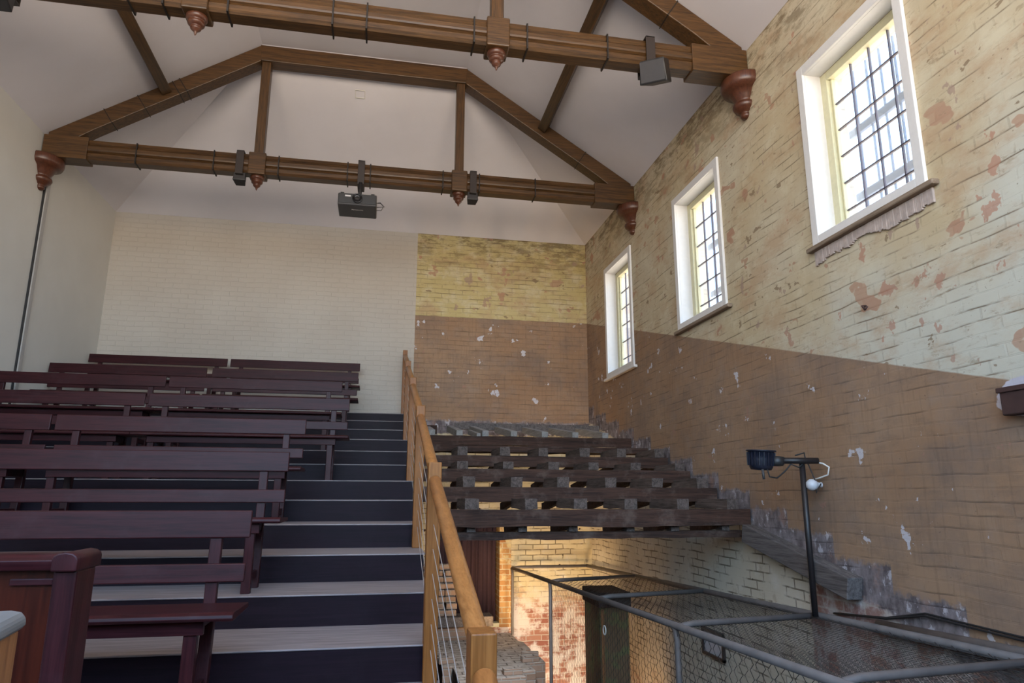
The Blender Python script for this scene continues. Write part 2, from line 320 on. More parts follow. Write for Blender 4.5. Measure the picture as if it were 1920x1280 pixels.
# ------------------------------------------------------------------ mesh helper
class MB:
    def __init__(s): s.v = []; s.f = []
    def add(s, vs, fs):
        o = len(s.v); s.v += [tuple(q) for q in vs]; s.f += [tuple(i+o for i in q) for q in fs]; return s
    def box(s, x0, x1, y0, y1, z0, z1):
        return s.add([(x0,y0,z0),(x1,y0,z0),(x1,y1,z0),(x0,y1,z0),(x0,y0,z1),(x1,y0,z1),(x1,y1,z1),(x0,y1,z1)],
                     [(0,3,2,1),(4,5,6,7),(0,1,5,4),(1,2,6,5),(2,3,7,6),(3,0,4,7)])
    def prism(s, prof, axis, a, b):
        """prof: 2-D outline; extruded along axis from a to b"""
        def P(p, t): return {'x': (t, p[0], p[1]), 'y': (p[0], t, p[1]), 'z': (p[0], p[1], t)}[axis]
        n = len(prof); vs = [P(p, a) for p in prof] + [P(p, b) for p in prof]
        fs = [(i, (i+1) % n, n+(i+1) % n, n+i) for i in range(n)] + [tuple(range(n-1, -1, -1)), tuple(range(n, 2*n))]
        return s.add(vs, fs)
    def beam(s, p, q, w, h, up=(0, 0, 1)):
        """rectangular bar from p to q; w across, h along up"""
        p, q = Vector(p), Vector(q); d = (q-p).normalized(); u = Vector(up); u = (u - d*u.dot(d)).normalized(); r = d.cross(u)
        vs = [a + r*w/2*i + u*h/2*j for a in (p, q) for i, j in ((-1,-1),(1,-1),(1,1),(-1,1))]
        return s.add(vs, [(0,1,2,3),(7,6,5,4),(0,4,5,1),(1,5,6,2),(2,6,7,3),(3,7,4,0)])
    def tube(s, pts, r, n=8, cap=True):
        pts = [Vector(p) for p in pts]; rings = []; u = None
        for i, p in enumerate(pts):
            d = (pts[min(i+1, len(pts)-1)] - pts[max(i-1, 0)]).normalized()
            if u is None: u = d.orthogonal().normalized()
            else: u = (u - d*u.dot(d)).normalized()
            w = d.cross(u); rings.append([p + (u*math.cos(2*PI*k/n) + w*math.sin(2*PI*k/n))*r for k in range(n)])
        vs = [q for g in rings for q in g]; fs = []
        for i in range(len(pts)-1):
            for k in range(n): fs.append((i*n+k, i*n+(k+1) % n, (i+1)*n+(k+1) % n, (i+1)*n+k))
        if cap: fs += [tuple(range(n-1, -1, -1)), tuple(range((len(pts)-1)*n, len(pts)*n))]
        return s.add(vs, fs)
    def lathe(s, prof, c=(0, 0, 0), n=20, a0=0.0, a1=2*PI):
        full = abs(a1-a0-2*PI) < 1e-6; m = n if full else n+1; vs = []
        for r, z in prof:
            for k in range(m):
                a = a0+(a1-a0)*k/n; vs.append((c[0]+r*math.cos(a), c[1]+r*math.sin(a), c[2]+z))
        fs = []
        for i in range(len(prof)-1):
            for k in range(n):
                k2 = (k+1) % m; fs.append((i*m+k, i*m+k2, (i+1)*m+k2, (i+1)*m+k))
        fs += [tuple(range(m-1, -1, -1)), tuple(range((len(prof)-1)*m, len(prof)*m))]
        return s.add(vs, fs)
    def build(s, name, m, parent=None, bevel=0.0, smooth=False, off=(0, 0, 0)):
        me = bpy.data.meshes.new(name); me.from_pydata([(a-off[0], b-off[1], c-off[2]) for a, b, c in s.v], [], s.f)
        bm = bmesh.new(); bm.from_mesh(me); bmesh.ops.recalc_face_normals(bm, faces=bm.faces); bm.to_mesh(me); bm.free()
        me.materials.append(m); o = bpy.data.objects.new(name, me); C.objects.link(o)
        if parent is not None: o.parent = parent
        if smooth:
            for p_ in me.polygons: p_.use_smooth = len(p_.vertices) <= 4
        if bevel > 0:
            b = o.modifiers.new('edge', 'BEVEL'); b.width = bevel; b.segments = 2; b.limit_method = 'ANGLE'; b.angle_limit = .7
        return o
def tag(o, label=None, cat=None, group=None, kind=None):
    if label: o['label'] = label
    if cat: o['category'] = cat
    if group: o['group'] = group
    if kind: o['kind'] = kind
    return o
def empty(name, loc, label, cat, group=None):
    o = bpy.data.objects.new(name, None); C.objects.link(o); o.location = loc; o.empty_display_size = .1
    return tag(o, label, cat, group)
def copy_tree(o, parent=None):
    c = o.copy(); C.objects.link(c)
    if parent is not None: c.parent = parent
    for ch in list(o.children): copy_tree(ch, c)
    return c

# ------------------------------------------------------------------ setting
T = .36
def wall_with_holes(name, m, x0, x1, ys, holes, z0, z1):
    """wall slab lying along y with rectangular openings"""
    mb = MB(); ye = sorted(set([ys[0], ys[1]] + [h[0] for h in holes] + [h[1] for h in holes]))
    for a, b in zip(ye[:-1], ye[1:]):
        hs = [h for h in holes if h[0] <= a+1e-6 and h[1] >= b-1e-6]
        if hs: mb.box(x0, x1, a, b, z0, hs[0][2]); mb.box(x0, x1, a, b, hs[0][3], z1)
        else: mb.box(x0, x1, a, b, z0, z1)
    return tag(mb.build(name, m), 'tall old brick side wall, cream above a sloping brown dado', 'wall', None, 'structure')
holes = [(c-w/2, c+w/2, a, b) for c, w, a, b in WINS]
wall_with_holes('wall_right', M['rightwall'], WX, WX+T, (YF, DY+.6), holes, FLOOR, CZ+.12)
tag(MB().box(LX-.3, LX, YF, DY+.6, FLOOR, CZ+.12).build('wall_left', M['leftwall']), 'smooth white painted wall behind the bench ends', 'wall', None, 'structure')
DX0, DX1, DZ0, DZ1 = .75, 1.90, -1.92, -.3     # curtained doorway under the gallery
mb = MB(); mb.box(LX, DX0, DY, DY+.6, FLOOR, CZ+.1); mb.box(DX1, WX, DY, DY+.6, FLOOR, CZ+.1); mb.box(DX0, DX1, DY, DY+.6, DZ1, CZ+.1); mb.box(DX0, DX1, DY, DY+.6, FLOOR, DZ0); mb.box(DX0-.2, DX1+.2, DY+.6, DY+.7, DZ0-.2, DZ1+.2)
tag(mb.build('wall_back', M['backwall']), 'end wall, white painted on one side and bare yellow and brown on the other', 'wall', None, 'structure')
# jamb facing of the doorway, toothed into the wall
tag(MB().box(DX1-.012, DX1+.17, DY-.022, DY+.5, DZ0, -.45).build('trim_1', M['jamb'], None, .004), 'orange brick jamb beside the curtained doorway', 'door jamb', None, 'structure')
tag(MB().box(LX, WX, YF, DY, FLOOR-.1, FLOOR).build('floor', M['earth']), 'dusty ground under the gallery', 'floor', None, 'structure')
tag(MB().box(LX, WX, YF-.2, YF, FLOOR, FWZ).build('added_wall_front', M['leftwall']), 'low wall added behind the viewer, open above to let sky light in', 'wall', None, 'structure')  # unseen wall added to hold back low sky light from the front
# ceiling: two long slopes, one hip over the end wall, a flat panel
rx, lx, yb = WX-(FZ-CZ)/SL, LX+(FZ-CZ)/SL, DY-(FZ-CZ)/SL
E_ = .05
mb = MB()
vs = [(LX-E_, YF, CZ-E_*SL), (LX-E_, DY+E_, CZ-E_*SL), (WX+E_, DY+E_, CZ-E_*SL), (WX+E_, YF, CZ-E_*SL), (lx, YF, FZ), (lx, yb, FZ), (rx, yb, FZ), (rx, YF, FZ)]
top = [(a, b, c+.15) for a, b, c in vs]
q = [(0, 1, 5, 4), (1, 2, 6, 5), (2, 3, 7, 6), (4, 5, 6, 7)]
mb.add(vs+top, q + [tuple(i+8 for i in f) for f in q] + [(0, 4, 12, 8), (4, 7, 15, 12), (7, 3, 11, 15), (0, 1, 9, 8), (1, 2, 10, 9), (2, 3, 11, 10)])
tag(mb.build('ceiling', M['ceiling']), 'grey white plaster ceiling with sloping sides and flat middle', 'ceiling', None, 'structure')
# small square hatch patch on the hip slope
cz = lambda y: CZ+(DY-y)*SL
mb = MB(); 
for a, b in (((-.545, 8.905), (-.415, 8.905)), ((-.545, 9.0), (-.415, 9.0)), ((-.545, 8.905), (-.545, 9.0)), ((-.415, 8.905), (-.415, 9.0))):
    mb.beam((a[0], a[1], cz(a[1])-.004), (b[0], b[1], cz(b[1])-.004), .008, .012)
tag(mb.build('trim_2', M['leftwall']), 'thin square outline of a hatch in the ceiling end slope', 'ceiling hatch', None, 'structure')

# windows ---------------------------------------------------------------------------------
wlab = ['smallest and farthest barred window next to the back corner', 'middle barred window in the peeling wall', 'largest barred window nearest the viewer, with rotten plaster under its sill', 'barred window beside the viewer', 'barred window behind the viewer']
for i, (c, w, a, b) in enumerate(WINS):
    o = empty('window_%d' % (i+1), (WX, c, a), wlab[i], 'window'); o['kind'] = 'structure'
    off = (WX, c, a); y0, y1 = c-w/2, c+w/2
    mb = MB()                                  # white architrave round the opening and white reveal lining
    for (p0, p1, r0_, r1_) in ((y0-.065, y0+.012, a-.03, b+.07), (y1-.012, y1+.065, a-.03, b+.07)): mb.box(WX-.028, WX-.001, p0, p1, r0_-.03, r1_)
    mb.box(WX-.028, WX-.001, y0+.012, y1-.012, b-.012, b+.07); mb.box(WX-.028, WX-.001, y0+.012, y1-.012, a-.06, a+.012)
    mb.build('architrave', M['white'], o, .004, off=off)
    mb = MB(); d0, d1 = WX-.001, WX+.14
    mb.box(d0, d1, y0, y0+.012, a, b); mb.box(d0, d1, y1-.012, y1, a, b); mb.box(d0, d1, y0+.012, y1-.012, b-.012, b); mb.box(d0, d1+.02, y0+.012, y1-.012, a, a+.012)
    mb.build('reveal', M['white'], o, off=off)
    mb = MB()                                  # cream box frame
    f0, f1 = WX+.14, WX+.25; fwid = .085
    mb.box(f0, f1, y0+.001, y0+fwid, a+.012, b-.012); mb.box(f0, f1, y1-fwid, y1-.001, a+.012, b-.012)
    mb.box(f0, f1, y0+fwid, y1-fwid, b-fwid, b-.012); mb.box(f0, f1, y0+fwid, y1-fwid, a+.001, a+.05)
    for s_ in (1, -1):
        yy = y0+fwid if s_ > 0 else y1-fwid
        mb.box(f0+.03, f1-.03, min(yy, yy+s_*.022), max(yy, yy+s_*.022), a+.05, b-fwid)
    fr = mb.build('window_frame', M['cream'], o, .006, off=off)
    gy0, gy1, gz0, gz1 = y0+fwid+.022, y1-fwid-.022, a+.05, b-fwid
    mb = MB(); gx = WX+.195
    for k in range(1, 4): yy = gy0+(gy1-gy0)*k/4; mb.box(gx-.010, gx+.010, yy-.0042, yy+.0042, gz0, gz1)
    rows = [gz0+(gz1-gz0)*q_ for q_ in (.115, .292, .469, .646, .823)]
    for zz in rows: mb.box(gx-.010, gx+.010, gy0, gy1, zz-.005, zz+.005)
    mb.build('glazing_bars', M['barmat'], o, off=off)
    MB().box(gx-.002, gx+.002, gy0-.01, gy1+.01, gz0-.01, gz1+.01).build('pane', M['glass'], o, off=off)
    mb = MB()                                  # security bars outside
    bx = WX+.42
    for k in range(7):
        yy = y0+.06+(w-.12)*k/6; mb.box(bx-.008, bx+.008, yy-.008, yy+.008, a-.05, b+.05)
    for zz in (a+(b-a)*.27, a+(b-a)*.66): mb.box(bx-.016, bx+.016, y0-.05, y1+.05, zz-.034, zz+.034)
    mb.build('security_grille', M['grille'], o, .003, off=off)
    mb = MB(); mb.box(WX-.058, WX-.001, y0-.15 if i < 4 else y0-.1, y1+.12, a-.100, a-.062)
    mb.build('window_sill', M['sillwood'] if i == 2 else M['white'] if i == 0 else M['sillwood'], o, .010, off=off)

    if i == 2:                                 # rotten plaster left under the sill
        random.seed(11); mb = MB(); yy = y0-.10; dp = .10
        while yy < y1+.06:
            st_ = random.uniform(.012, .03); dp = min(.125, max(.070, dp+random.uniform(-.012, .012))); mb.box(WX-.016-random.uniform(0, .003), WX-.0005, yy, yy+st_, a-.100-dp, a-.101); yy += st_
        mb.build('broken_plaster', M['rotten'], o, .003, off=off)
# cable trunking on the left wall
mb = MB(); mb.box(LX+.001, LX+.032, 8.72, 8.80, .7, 3.86)
o = mb.build('cable_trunking', M['trunk'], None, .004); tag(o, 'vertical grey cable trunking on the white wall below the bracket', 'cable trunking')
MB().box(LX+.001, LX+.018, 8.695, 8.72, .7, 3.86).build('cable', M['cable'], o)

# ------------------------------------------------------------------ stepped gallery floor
SX1 = .335
st = empty('stepped_floor', (0, Y0, Z0), 'dark stepped gallery floor with worn grey treads', 'stairs')
def nose(i): return Y0+i*TR, Z0+i*RI
base_tread = MB().box(LX+.001, SX1, -.022, TR+.0, -.009, 0).build('tread', M['tread'], st, .003)
base_riser = MB().box(LX+.001, SX1-.012, -.016, .03, -RI, -.0095).build('riser', M['riser'], st)
for i in range(-5, 12):
    if i == 0: t_, r_ = base_tread, base_riser
    elif i == 11:
        t_ = MB().box(LX+.001, SX1, -.022, DY-nose(11)[0]-.001, -.009, 0).build('tread', M['tread'], st, .003); r_ = base_riser.copy(); C.objects.link(r_)
    else:
        t_ = base_tread.copy(); r_ = base_riser.copy(); C.objects.link(t_); C.objects.link(r_)
    t_.location = r_.location = (0, i*TR, i*RI)
# carriage filling below the treads so that nothing shows through
prof = [(Y0-5*TR+.03, FLOOR+.001), (Y0-5*TR+.03, Z0-6*RI)]
for i in range(-5, 12):
    y_, z_ = nose(i); prof += [(y_+.03, z_-RI), (y_+.03, z_-.033)]
prof += [(DY-.001, nose(11)[1]-.033), (DY-.001, FLOOR+.001)]
MB().prism(prof, 'x', LX+.002, SX1-.03).build('carriage', M['riser'], st, off=(0, Y0, Z0))
tag(MB().box(LX+.001, SX1, YF, Y0-5*TR+.0, FLOOR+.001, Z0-6*RI).build('stage_floor', M['riser'], None), 'dark boarded floor at the foot of the steps', 'floor', None, 'structure')

# ------------------------------------------------------------------ benches
BL0 = 1.87
def make_bench(BL=BL0):
    """origin: right end of the top slat, at the nosing line of its step, on the step"""
    o = empty('bench', (0, 0, 0), 'bench', 'bench')
    def rail(z0, z1, name, lean, x0, x1):
        # slat leaning back: bottom at y b0, top further back
        b0 = .385+(z0-.40)*.10; b1 = .385+(z1-.40)*.10
        return MB().prism([(b0-.022, z0), (b0, z0), (b1, z1), (b1-.022, z1)], 'x', x0, x1).build(name, M['bench'], o, .005)
    rail(.692, .815, 'top_slat', 0, -BL, 0)
    rail(.500, .580, 'lower_slat', 0, -BL+.02, -.008)
    seat = [(.03, .388), (.022, .398), (.026, .412), (.045, .421), (.38, .412), (.385, .404), (.38, .392), (.10, .388)]
    MB().prism(seat, 'x', -BL-.01, .02).build('seat', M['bench'], o, .003)
    MB().prism([(.075, .330), (.105, .330), (.105, .387), (.075, .387)], 'x', -BL+.12, -.10).build('seat_apron', M['bench'], o, .002)
    for x in (-.15, -BL+.15):
        MB().prism([(.345, 0), (.395, 0), (.428, .30), (.424, .42), (.452, .79), (.412, .79), (.385, .42), (.378, .30)], 'x', x-.026, x+.026).build('rear_leg', M['bench_v'], o, .004)
        MB().prism([(.075, 0), (.120, 0), (.135, .388), (.090, .388)], 'x', x-.026, x+.026).build('front_leg', M['bench_v'], o, .004)
        MB().prism([(.110, .06), (.355, .06), (.355, .105), (.112, .105)], 'x', x-.014, x+.014).build('stretcher', M['bench_v'], o, .003)
        MB().prism([(.128, .335), (.382, .335), (.384, .388), (.130, .388)], 'x', x-.018, x+.018).build('seat_bearer', M['bench_v'], o, .003)
    return o
rows = [(-1, 3.5, -.57), (1, 4.65, -.56), (3, 5.92, -.60), (5, 7.08, -.31), (7, 8.14, -.45), (9, 9.48, -.32), (11, 10.60, -.34)]
order = ['front', 'second', 'third', 'fourth', 'fifth', 'sixth', 'topmost']
proto = make_bench(); first = True
def put_bench(x, y, z, label, grp, rz=0, length=BL0):
    global first
    if abs(length-BL0) > .02: b = make_bench(length)
    else:
        b = proto if first else copy_tree(proto); first = False
    b.location = (x, y, z); b.rotation_euler.z = rz; b['label'] = label; b['group'] = grp
for k, (i, sy, x) in enumerate(rows):
    z = nose(i)[1]; y = sy-.415
    lab = ['maroon wooden bench in the front row, nearest the panelled pew', 'maroon wooden bench in the second row, behind the front bench', 'maroon bench in the third row, aisle side, dark bluish top slat',
           'maroon bench in the fourth row, aisle side, reaching farthest into the aisle', 'maroon bench in the fifth row, aisle side', 'dark bench in the second highest row, aisle side', 'dark bench in the highest row, aisle side, against the white end wall'][k]
    put_bench(x, y, z, lab, 'slatted benches beside the aisle')
    if k >= 2:
        gap = [0, 0, .012, .012, .012, .045, .02][k]
        xl = x-BL0-.022-gap; ln_ = min(BL0, xl-LX-.025)
        lab = ['', '', 'maroon bench in the third row, left half, pale shine on its top slat', 'maroon bench in the fourth row, left half', 'maroon bench in the fifth row, left half, seen before the white side wall',
               'dark bench in the second highest row, left half, touching the side wall', 'dark bench in the highest row, left half, in the white corner'][k]
        put_bench(xl, y, z, lab, 'slatted benches beside the left wall', 0, ln_)

# ------------------------------------------------------------------ handrail
hr = empty('handrail', (.3, Y0, Z0), 'honey oak handrail with square posts and steel cables beside the dark steps', 'handrail')
HO = (.3, Y0, Z0)
PY = [1.85, 3.6, 5.30, 7.04, 8.80, 10.58]; PT = [nose(i) for i in (-4, -1, 2, 5, 8, 11)]
PX = [.283, .287, .302, .312, .322, .335]
PH = 1.052
for y, (ny, nz), px in zip(PY, PT, PX):
    MB().box(px-.034, px+.034, y-.0, y+.095, nz, nz+PH).build('post', M['oak_v'], hr, .005, off=HO)
def pz(k): return PT[k][1]+PH
mb = MB(); mb.tube([(PX[0], PY[0]-.002, pz(0)-.105), (PX[0]-.01, .35, pz(0)-.55)], .031, 20); mb.build('rail', M['oak'], hr, .008, True, off=HO)
for k in range(5):
    a = Vector((PX[k], PY[k]+.094, pz(k)-.035)); b = Vector((PX[k+1], PY[k+1]+.001, pz(k+1)-.095))
    MB().tube([a, b], .031, 20).build('rail', M['oak'], hr, .008, True, off=HO)
    for j in range(7):
        d = Vector((0, 0, -.10-.118*j))
        MB().tube([a+d+Vector((0, -.05, -.015)), b+d+Vector((0, .05, .015))], .0022, 6).build('cable', M['steel'], hr, off=HO)

# ------------------------------------------------------------------ panelled pew front and lectern
pz0 = nose(-3)[1]
pw = empty('pew_front', (-1.647, 2.0, pz0), 'dark mahogany panelled pew front with rounded top rail, near the viewer', 'pew')
PO = (-1.6, 2.0, pz0)
MB().box(-2.9, -.745, 2.03, 2.06, pz0, -.165).build('panel', M['pew'], pw, off=PO)
MB().box(-.745, -.690, 2.0, 2.125, pz0, -.185).build('end_post', M['bench_v'], pw, .006, off=PO)
MB().box(-.750, -.744, 2.016, 2.028, pz0, -.19).build('bead', M['turned'], pw, .004, off=PO)
D = lambda cx, w, z0, z1: [(cx-w, z0), (cx+w, z0), (cx+w, z1-.018)] + [(cx+w*math.cos(t), z1-.018+.018*math.sin(t)) for t in (PI*.15, PI*.3, PI*.5, PI*.7, PI*.85)] + [(cx-w, z1-.018)]
prof = [(2.0, -.185), (2.075, -.185), (2.085, -.165), (2.075, -.150), (2.05, -.143), (2.02, -.147), (1.995, -.160)]
MB().prism(prof, 'x', -2.9, -.745).build('top_rail', M['bench'], pw, .003, True, off=PO)
MB().prism(D(-.717, .030, -.187, -.140), 'y', 1.985, 2.15).build('post_cap', M['bench_v'], pw, .004, True, off=PO)
mb = MB(); mb.box(-.85, -.75, 2.02, 2.03, -.222, -.206); mb.build('corner_block', M['bench'], pw, .002, off=PO)

lz = nose(-5)[1]; lt = -lz-.178
le = empty('lectern', (-.619, 1.126, lz), 'orange brown lectern corner with rounded grey top, cut by the picture edge', 'lectern')
le.rotation_euler.z = math.radians(9.5)
MB().box(-.42, .099, -.232, .146, 0, lt-.026).build('cabinet', M['lectern'], le, .006)
MB().prism([(-.44, lt-.030), (.100, lt-.030), (.106, lt-.022), (.106, lt-.012), (.098, lt-.003), (.084, lt), (-.44, lt)], 'y', -.235, .15).build('top_board', M['greywood'], le, .005)

# ------------------------------------------------------------------ roof trusses
def tie_profile(y0, z0, w, h):
    """moulded section (y, z): chamfered bar with two hollow grooves on each face"""
    y1 = y0+w
    return [(y0+.035, z0), (y1-.035, z0), (y1-.012, z0+.028), (y1-.012, z0+.075), (y1-.026, z0+.092), (y1-.004, z0+.108), (y1, z0+.125), (y1, z0+.165), (y1-.012, z0+.180), (y1-.026, z0+.196), (y1-.012, z0+.212), (y1-.02, z0+h),
            (y0+.02, z0+h), (y0+.012, z0+.212), (y0+.026, z0+.196), (y0+.012, z0+.180), (y0, z0+.165), (y0, z0+.125), (y0+.004, z0+.108), (y0+.026, z0+.092), (y0+.012, z0+.075), (y0+.012, z0+.028)]
FIN = [(.012, .03), (.075, .025), (.086, -.005), (.086, -.028), (.070, -.045), (.058, -.052), (.070, -.062), (.068, -.080), (.048, -.096), (.038, -.102), (.046, -.110), (.040, -.126), (.020, -.142), (.014, -.150), (.008, -.172), (.001, -.185)]
def make_truss(y, label):
    o = empty('roof_truss', (0, y, 4.0), label, 'roof truss', 'roof trusses'); off = (0, y, 4.0); w = .20
    ty = y+.0
    MB().prism(tie_profile(ty, 3.99, w, .25), 'x', -3.66, 2.80).build('tie_beam', M['beam'], o, off=off)
    for x in (-3.1, -2.2, -1.93, -1.42, -.56, -.27, .68, 1.17, 1.94):
        if abs(x) < 9: MB().prism([(ty-.006, 3.984), (ty+w+.006, 3.984), (ty+w+.006, 4.244), (ty-.006, 4.244)], 'x', x-.007, x+.007).build('joint_band', M['band'], o, off=off)
    # end boxes follow wall and slope
    for s_, xw, xi in ((-1, LX+.012, -3.645), (1, WX-.012, 2.785)):
        zt = CZ - .012
        poly = [(xw, 3.975), (xi, 3.975), (xi, 4.262), (xw, zt)]
        MB().prism(poly, 'y', y-.012, y+w+.012).build('end_box', M['beam'], o, .006, off=off)
    cap = .006
    for s_ in (-1, 1):
        xw = LX if s_ < 0 else WX; xk = (lx if s_ < 0 else rx)
        cs = lambda x: CZ + abs(x-xw)*SL
        xs = xw-s_*.05; k = .235
        poly = [(xs, cs(xs)-cap), (xk, FZ-cap), (xk-s_*.0, FZ-cap-k), (xw-s_*.55, cs(xw-s_*.55)-cap-k), (xw-s_*.30, 4.20), (xs, 4.18)]
        MB().prism(poly, 'y', y+.002, y+w-.002).build('rafter', M['beam'], o, .008, off=off)
        for q_ in (.62, .98, 1.36, 1.44) if s_ < 0 else (.70,):
            x = xw - s_*q_; z = cs(x)-cap; nrm = Vector((s_*SL, 0, 1)).normalized()
            p1 = Vector((x, y+w/2, z)) + nrm*.004; p2 = p1 - nrm*(k*math.cos(math.atan(SL))+.010)
            MB().beam(p1, p2, w+.010, .010, (1, 0, 0)).build('joint_band', M['band'], o, off=off)
    MB().prism([(lx-.02, FZ-cap), (rx+.02, FZ-cap), (rx+.0, FZ-cap-.225), (lx, FZ-cap-.225)], 'y', y+.001, y+w-.001).build('collar', M['beam'], o, .008, off=off)
    for x in (-1.68, .90):
        MB().box(x-.057, x+.057, y+.035, y+w-.035, 4.24, FZ-cap-.20).build('king_post', M['beam_v'], o, .006, off=off)
        MB().box(x-.105, x+.105, y-.022, y+w+.022, 3.968, 4.262).build('joint_box', M['beam'], o, .012, off=off)
        MB().lathe(FIN, (x, y+w/2, 3.972), 20).build('pendant', M['turned'], o, 0, True, off=off)
    return o
make_truss(8.50, 'far dark timber roof truss carrying the projector')
make_truss(5.42, 'near dark timber roof truss cut off by the top of the picture')
CB = [(.010, 0), (.215, 0), (.222, -.02), (.222, -.075), (.205, -.115), (.165, -.130), (.140, -.145), (.118, -.19), (.095, -.225), (.085, -.245), (.118, -.262), (.122, -.285), (.105, -.315), (.078, -.330), (.068, -.345), (.045, -.352), (.055, -.365), (.055, -.385), (.040, -.402), (.008, -.412)]
for y, xs, lab in ((8.6, LX, 'turned red brown bracket under the far truss on the white wall'), (8.6, WX, 'turned red brown bracket under the far truss on the peeling wall'), (5.52, WX, 'turned red brown bracket under the near truss, between two windows'), (5.52, LX, 'turned bracket under the near truss on the white wall')):
    if xs == LX and y < 6: continue
    a0 = -PI/2 if xs < 0 else PI/2
    o = MB().lathe(CB, (0, 0, 0), 16, a0, a0+PI).build('wall_bracket', M['turned'], None, 0, True)
    o.location = (xs + (.002 if xs < 0 else -.002), y, 3.985); tag(o, lab, 'wall bracket', 'turned brackets under the truss ends')
# purlins against the slopes
for s_, x, lab in ((1, 2.10, 'dark purlin along the right ceiling slope'), (-1, -2.90, 'dark purlin along the left ceiling slope')):
    xw = WX if s_ > 0 else LX; z = CZ+abs(x-xw)*SL; n = Vector((-s_*SL, 0, -1)).normalized()
    c = Vector((x, 0, z)) + n*.075
    o = MB().beam(c+Vector((0, YF, 0)), c+Vector((0, 8.49, 0)), .125, .13, -n).build('purlin', M['beam_y'], None, .008)
    tag(o, lab, 'roof beam', 'purlins on the ceiling slopes')

# ------------------------------------------------------------------ speakers and projector
def speaker(name, x, y, ztop, zbot, wbox, hbox, rot, label, tilt=0.0, small=True):
    o = empty(name, (x, y, ztop), label, 'loudspeaker', 'loudspeakers hung from the trusses'); off = (x, y, ztop)
    mb = MB(); w = .045
    mb.box(x-w, x+w, y-.022, y-.012, 3.96, 4.268); mb.box(x-w, x+w, y+.212, y+.222, 3.96, 4.268); mb.box(x-w, x+w, y-.022, y+.222, 4.256, 4.268); mb.box(x-w, x+w, y-.022, y+.222, 3.950, 3.962)
    mb.build('strap', M['strap'], o, .002, off=off)
    c = Vector((0, 0, -hbox/2)); h, b = hbox/2, wbox/2
    mb = MB(); d = wbox*.42
    vs = [(-b, -d, -h), (b, -d, -h), (b*.72, d, -h), (-b*.72, d, -h), (-b*.86, -d, h), (b*.86, -d, h), (b*.62, d, h), (-b*.62, d, h)]
    mb.add(vs, [(0, 3, 2, 1), (4, 5, 6, 7), (0, 1, 5, 4), (1, 2, 6, 5), (2, 3, 7, 6), (3, 0, 4, 7)])
    bo = mb.build('speaker_box', M['black'], o, .008); bo.location = (rot[3], rot[4], zbot+hbox/2-ztop); bo.rotation_euler = rot[:3]
    g_ = MB().box(-b*.86, b*.86, -d-.006, -d+.001, -h*.88, h*.88).build('grille', M['black2'], bo, .003)
    return o
speaker('loudspeaker', -1.885, 8.5, 3.96, 3.87, .16, .12, (-.2, 0, 0, 0, .10), 'small black speaker strapped to the far truss, left of the projector')
speaker('loudspeaker', 1.085, 8.5, 3.96, 3.86, .155, .13, (-.2, 0, 0, 0, .10), 'small black speaker strapped to the far truss, right of the projector')
speaker('loudspeaker', 2.36, 5.42, 3.96, 3.76, .27, .21, (.45, .12, -.75, .03, -.06), 'larger black speaker tilted under the near truss by the peeling wall')
speaker('loudspeaker', -3.13, 5.42, 3.96, 3.82, .16, .14, (-.2, 0, 0, 0, .06), 'black speaker barely showing in the upper left corner')

pj = empty('projector', (-.395, 8.4, 3.96), 'black projector hanging on a pole from the far truss', 'projector'); off = (-.395, 8.4, 3.96)
mb = MB(); x, y = -.385, 8.5
mb.box(x-.043, x+.043, y-.024, y-.012, 3.95, 4.275); mb.box(x-.043, x+.043, y+.212, y+.224, 3.95, 4.275); mb.box(x-.043, x+.043, y-.024, y+.224, 4.262, 4.275); mb.box(x-.043, x+.043, y-.024, y+.224, 3.940, 3.952)
mb.build('strap', M['strap'], pj, .002, off=off)
MB().tube([(x, 8.46, 3.95), (x, 8.46, 3.655)], .024, 12).build('pole', M['black'], pj, 0, True, off=off)
bx0, bx1 = -.635, -.165
MB().prism([(8.16, 3.645), (8.165, 3.63), (8.56, 3.63), (8.56, 3.78), (8.18, 3.79), (8.16, 3.775)], 'x', bx0, bx1).build('projector_body', M['black2'], pj, .012, off=off)
MB().box(bx0+.01, bx1-.01, 8.150, 8.162, 3.652, 3.775).build('front_panel', M['black'], pj, .003, off=off)
mb = MB()
for i_, (r, d) in enumerate(((.062, 0), (.062, -.018), (.052, -.02), (.052, -.028), (.040, -.028), (.036, -.016))):
    pass
ln = MB().lathe([(.062, 0), (.062, .020), (.050, .024), (.048, .014), (.020, .018), (.002, .019)], (0, 0, 0), 24).build('lens', M['lens'], pj, 0, True)
ln.rotation_euler = (PI/2, 0, 0); ln.location = (-.40+.395, 8.15-8.4, 3.715-3.96)
for xx in (bx0+.05, bx1-.05): MB().box(xx-.022, xx+.022, 8.17, 8.22, 3.785, 3.80).build('foot', M['black'], pj, .003, off=off)
MB().box(bx0+.085, bx0+.155, 8.146, 8.151, 3.735, 3.755).build('label_plate', M['label'], pj, off=off)
fc = bpy.data.curves.new('lettering', 'FONT'); fc.body = 'Panasonic'; fc.size = .036; fc.align_x = 'CENTER'; fc.align_y = 'CENTER'; fc.extrude = .0008; fc.offset = .0006
fo = bpy.data.objects.new('lettering', fc); C.objects.link(fo)
me = bpy.data.meshes.new_from_object(fo.evaluated_get(bpy.context.evaluated_depsgraph_get())); bpy.data.objects.remove(fo)
me.materials.clear(); me.materials.append(M['label'])
tx = bpy.data.objects.new('lettering', me); C.objects.link(tx); tx.parent = pj; tx.rotation_euler = (PI, 0, 0); tx.location = (-.40+.395, 8.30-8.4, 3.629-3.96)
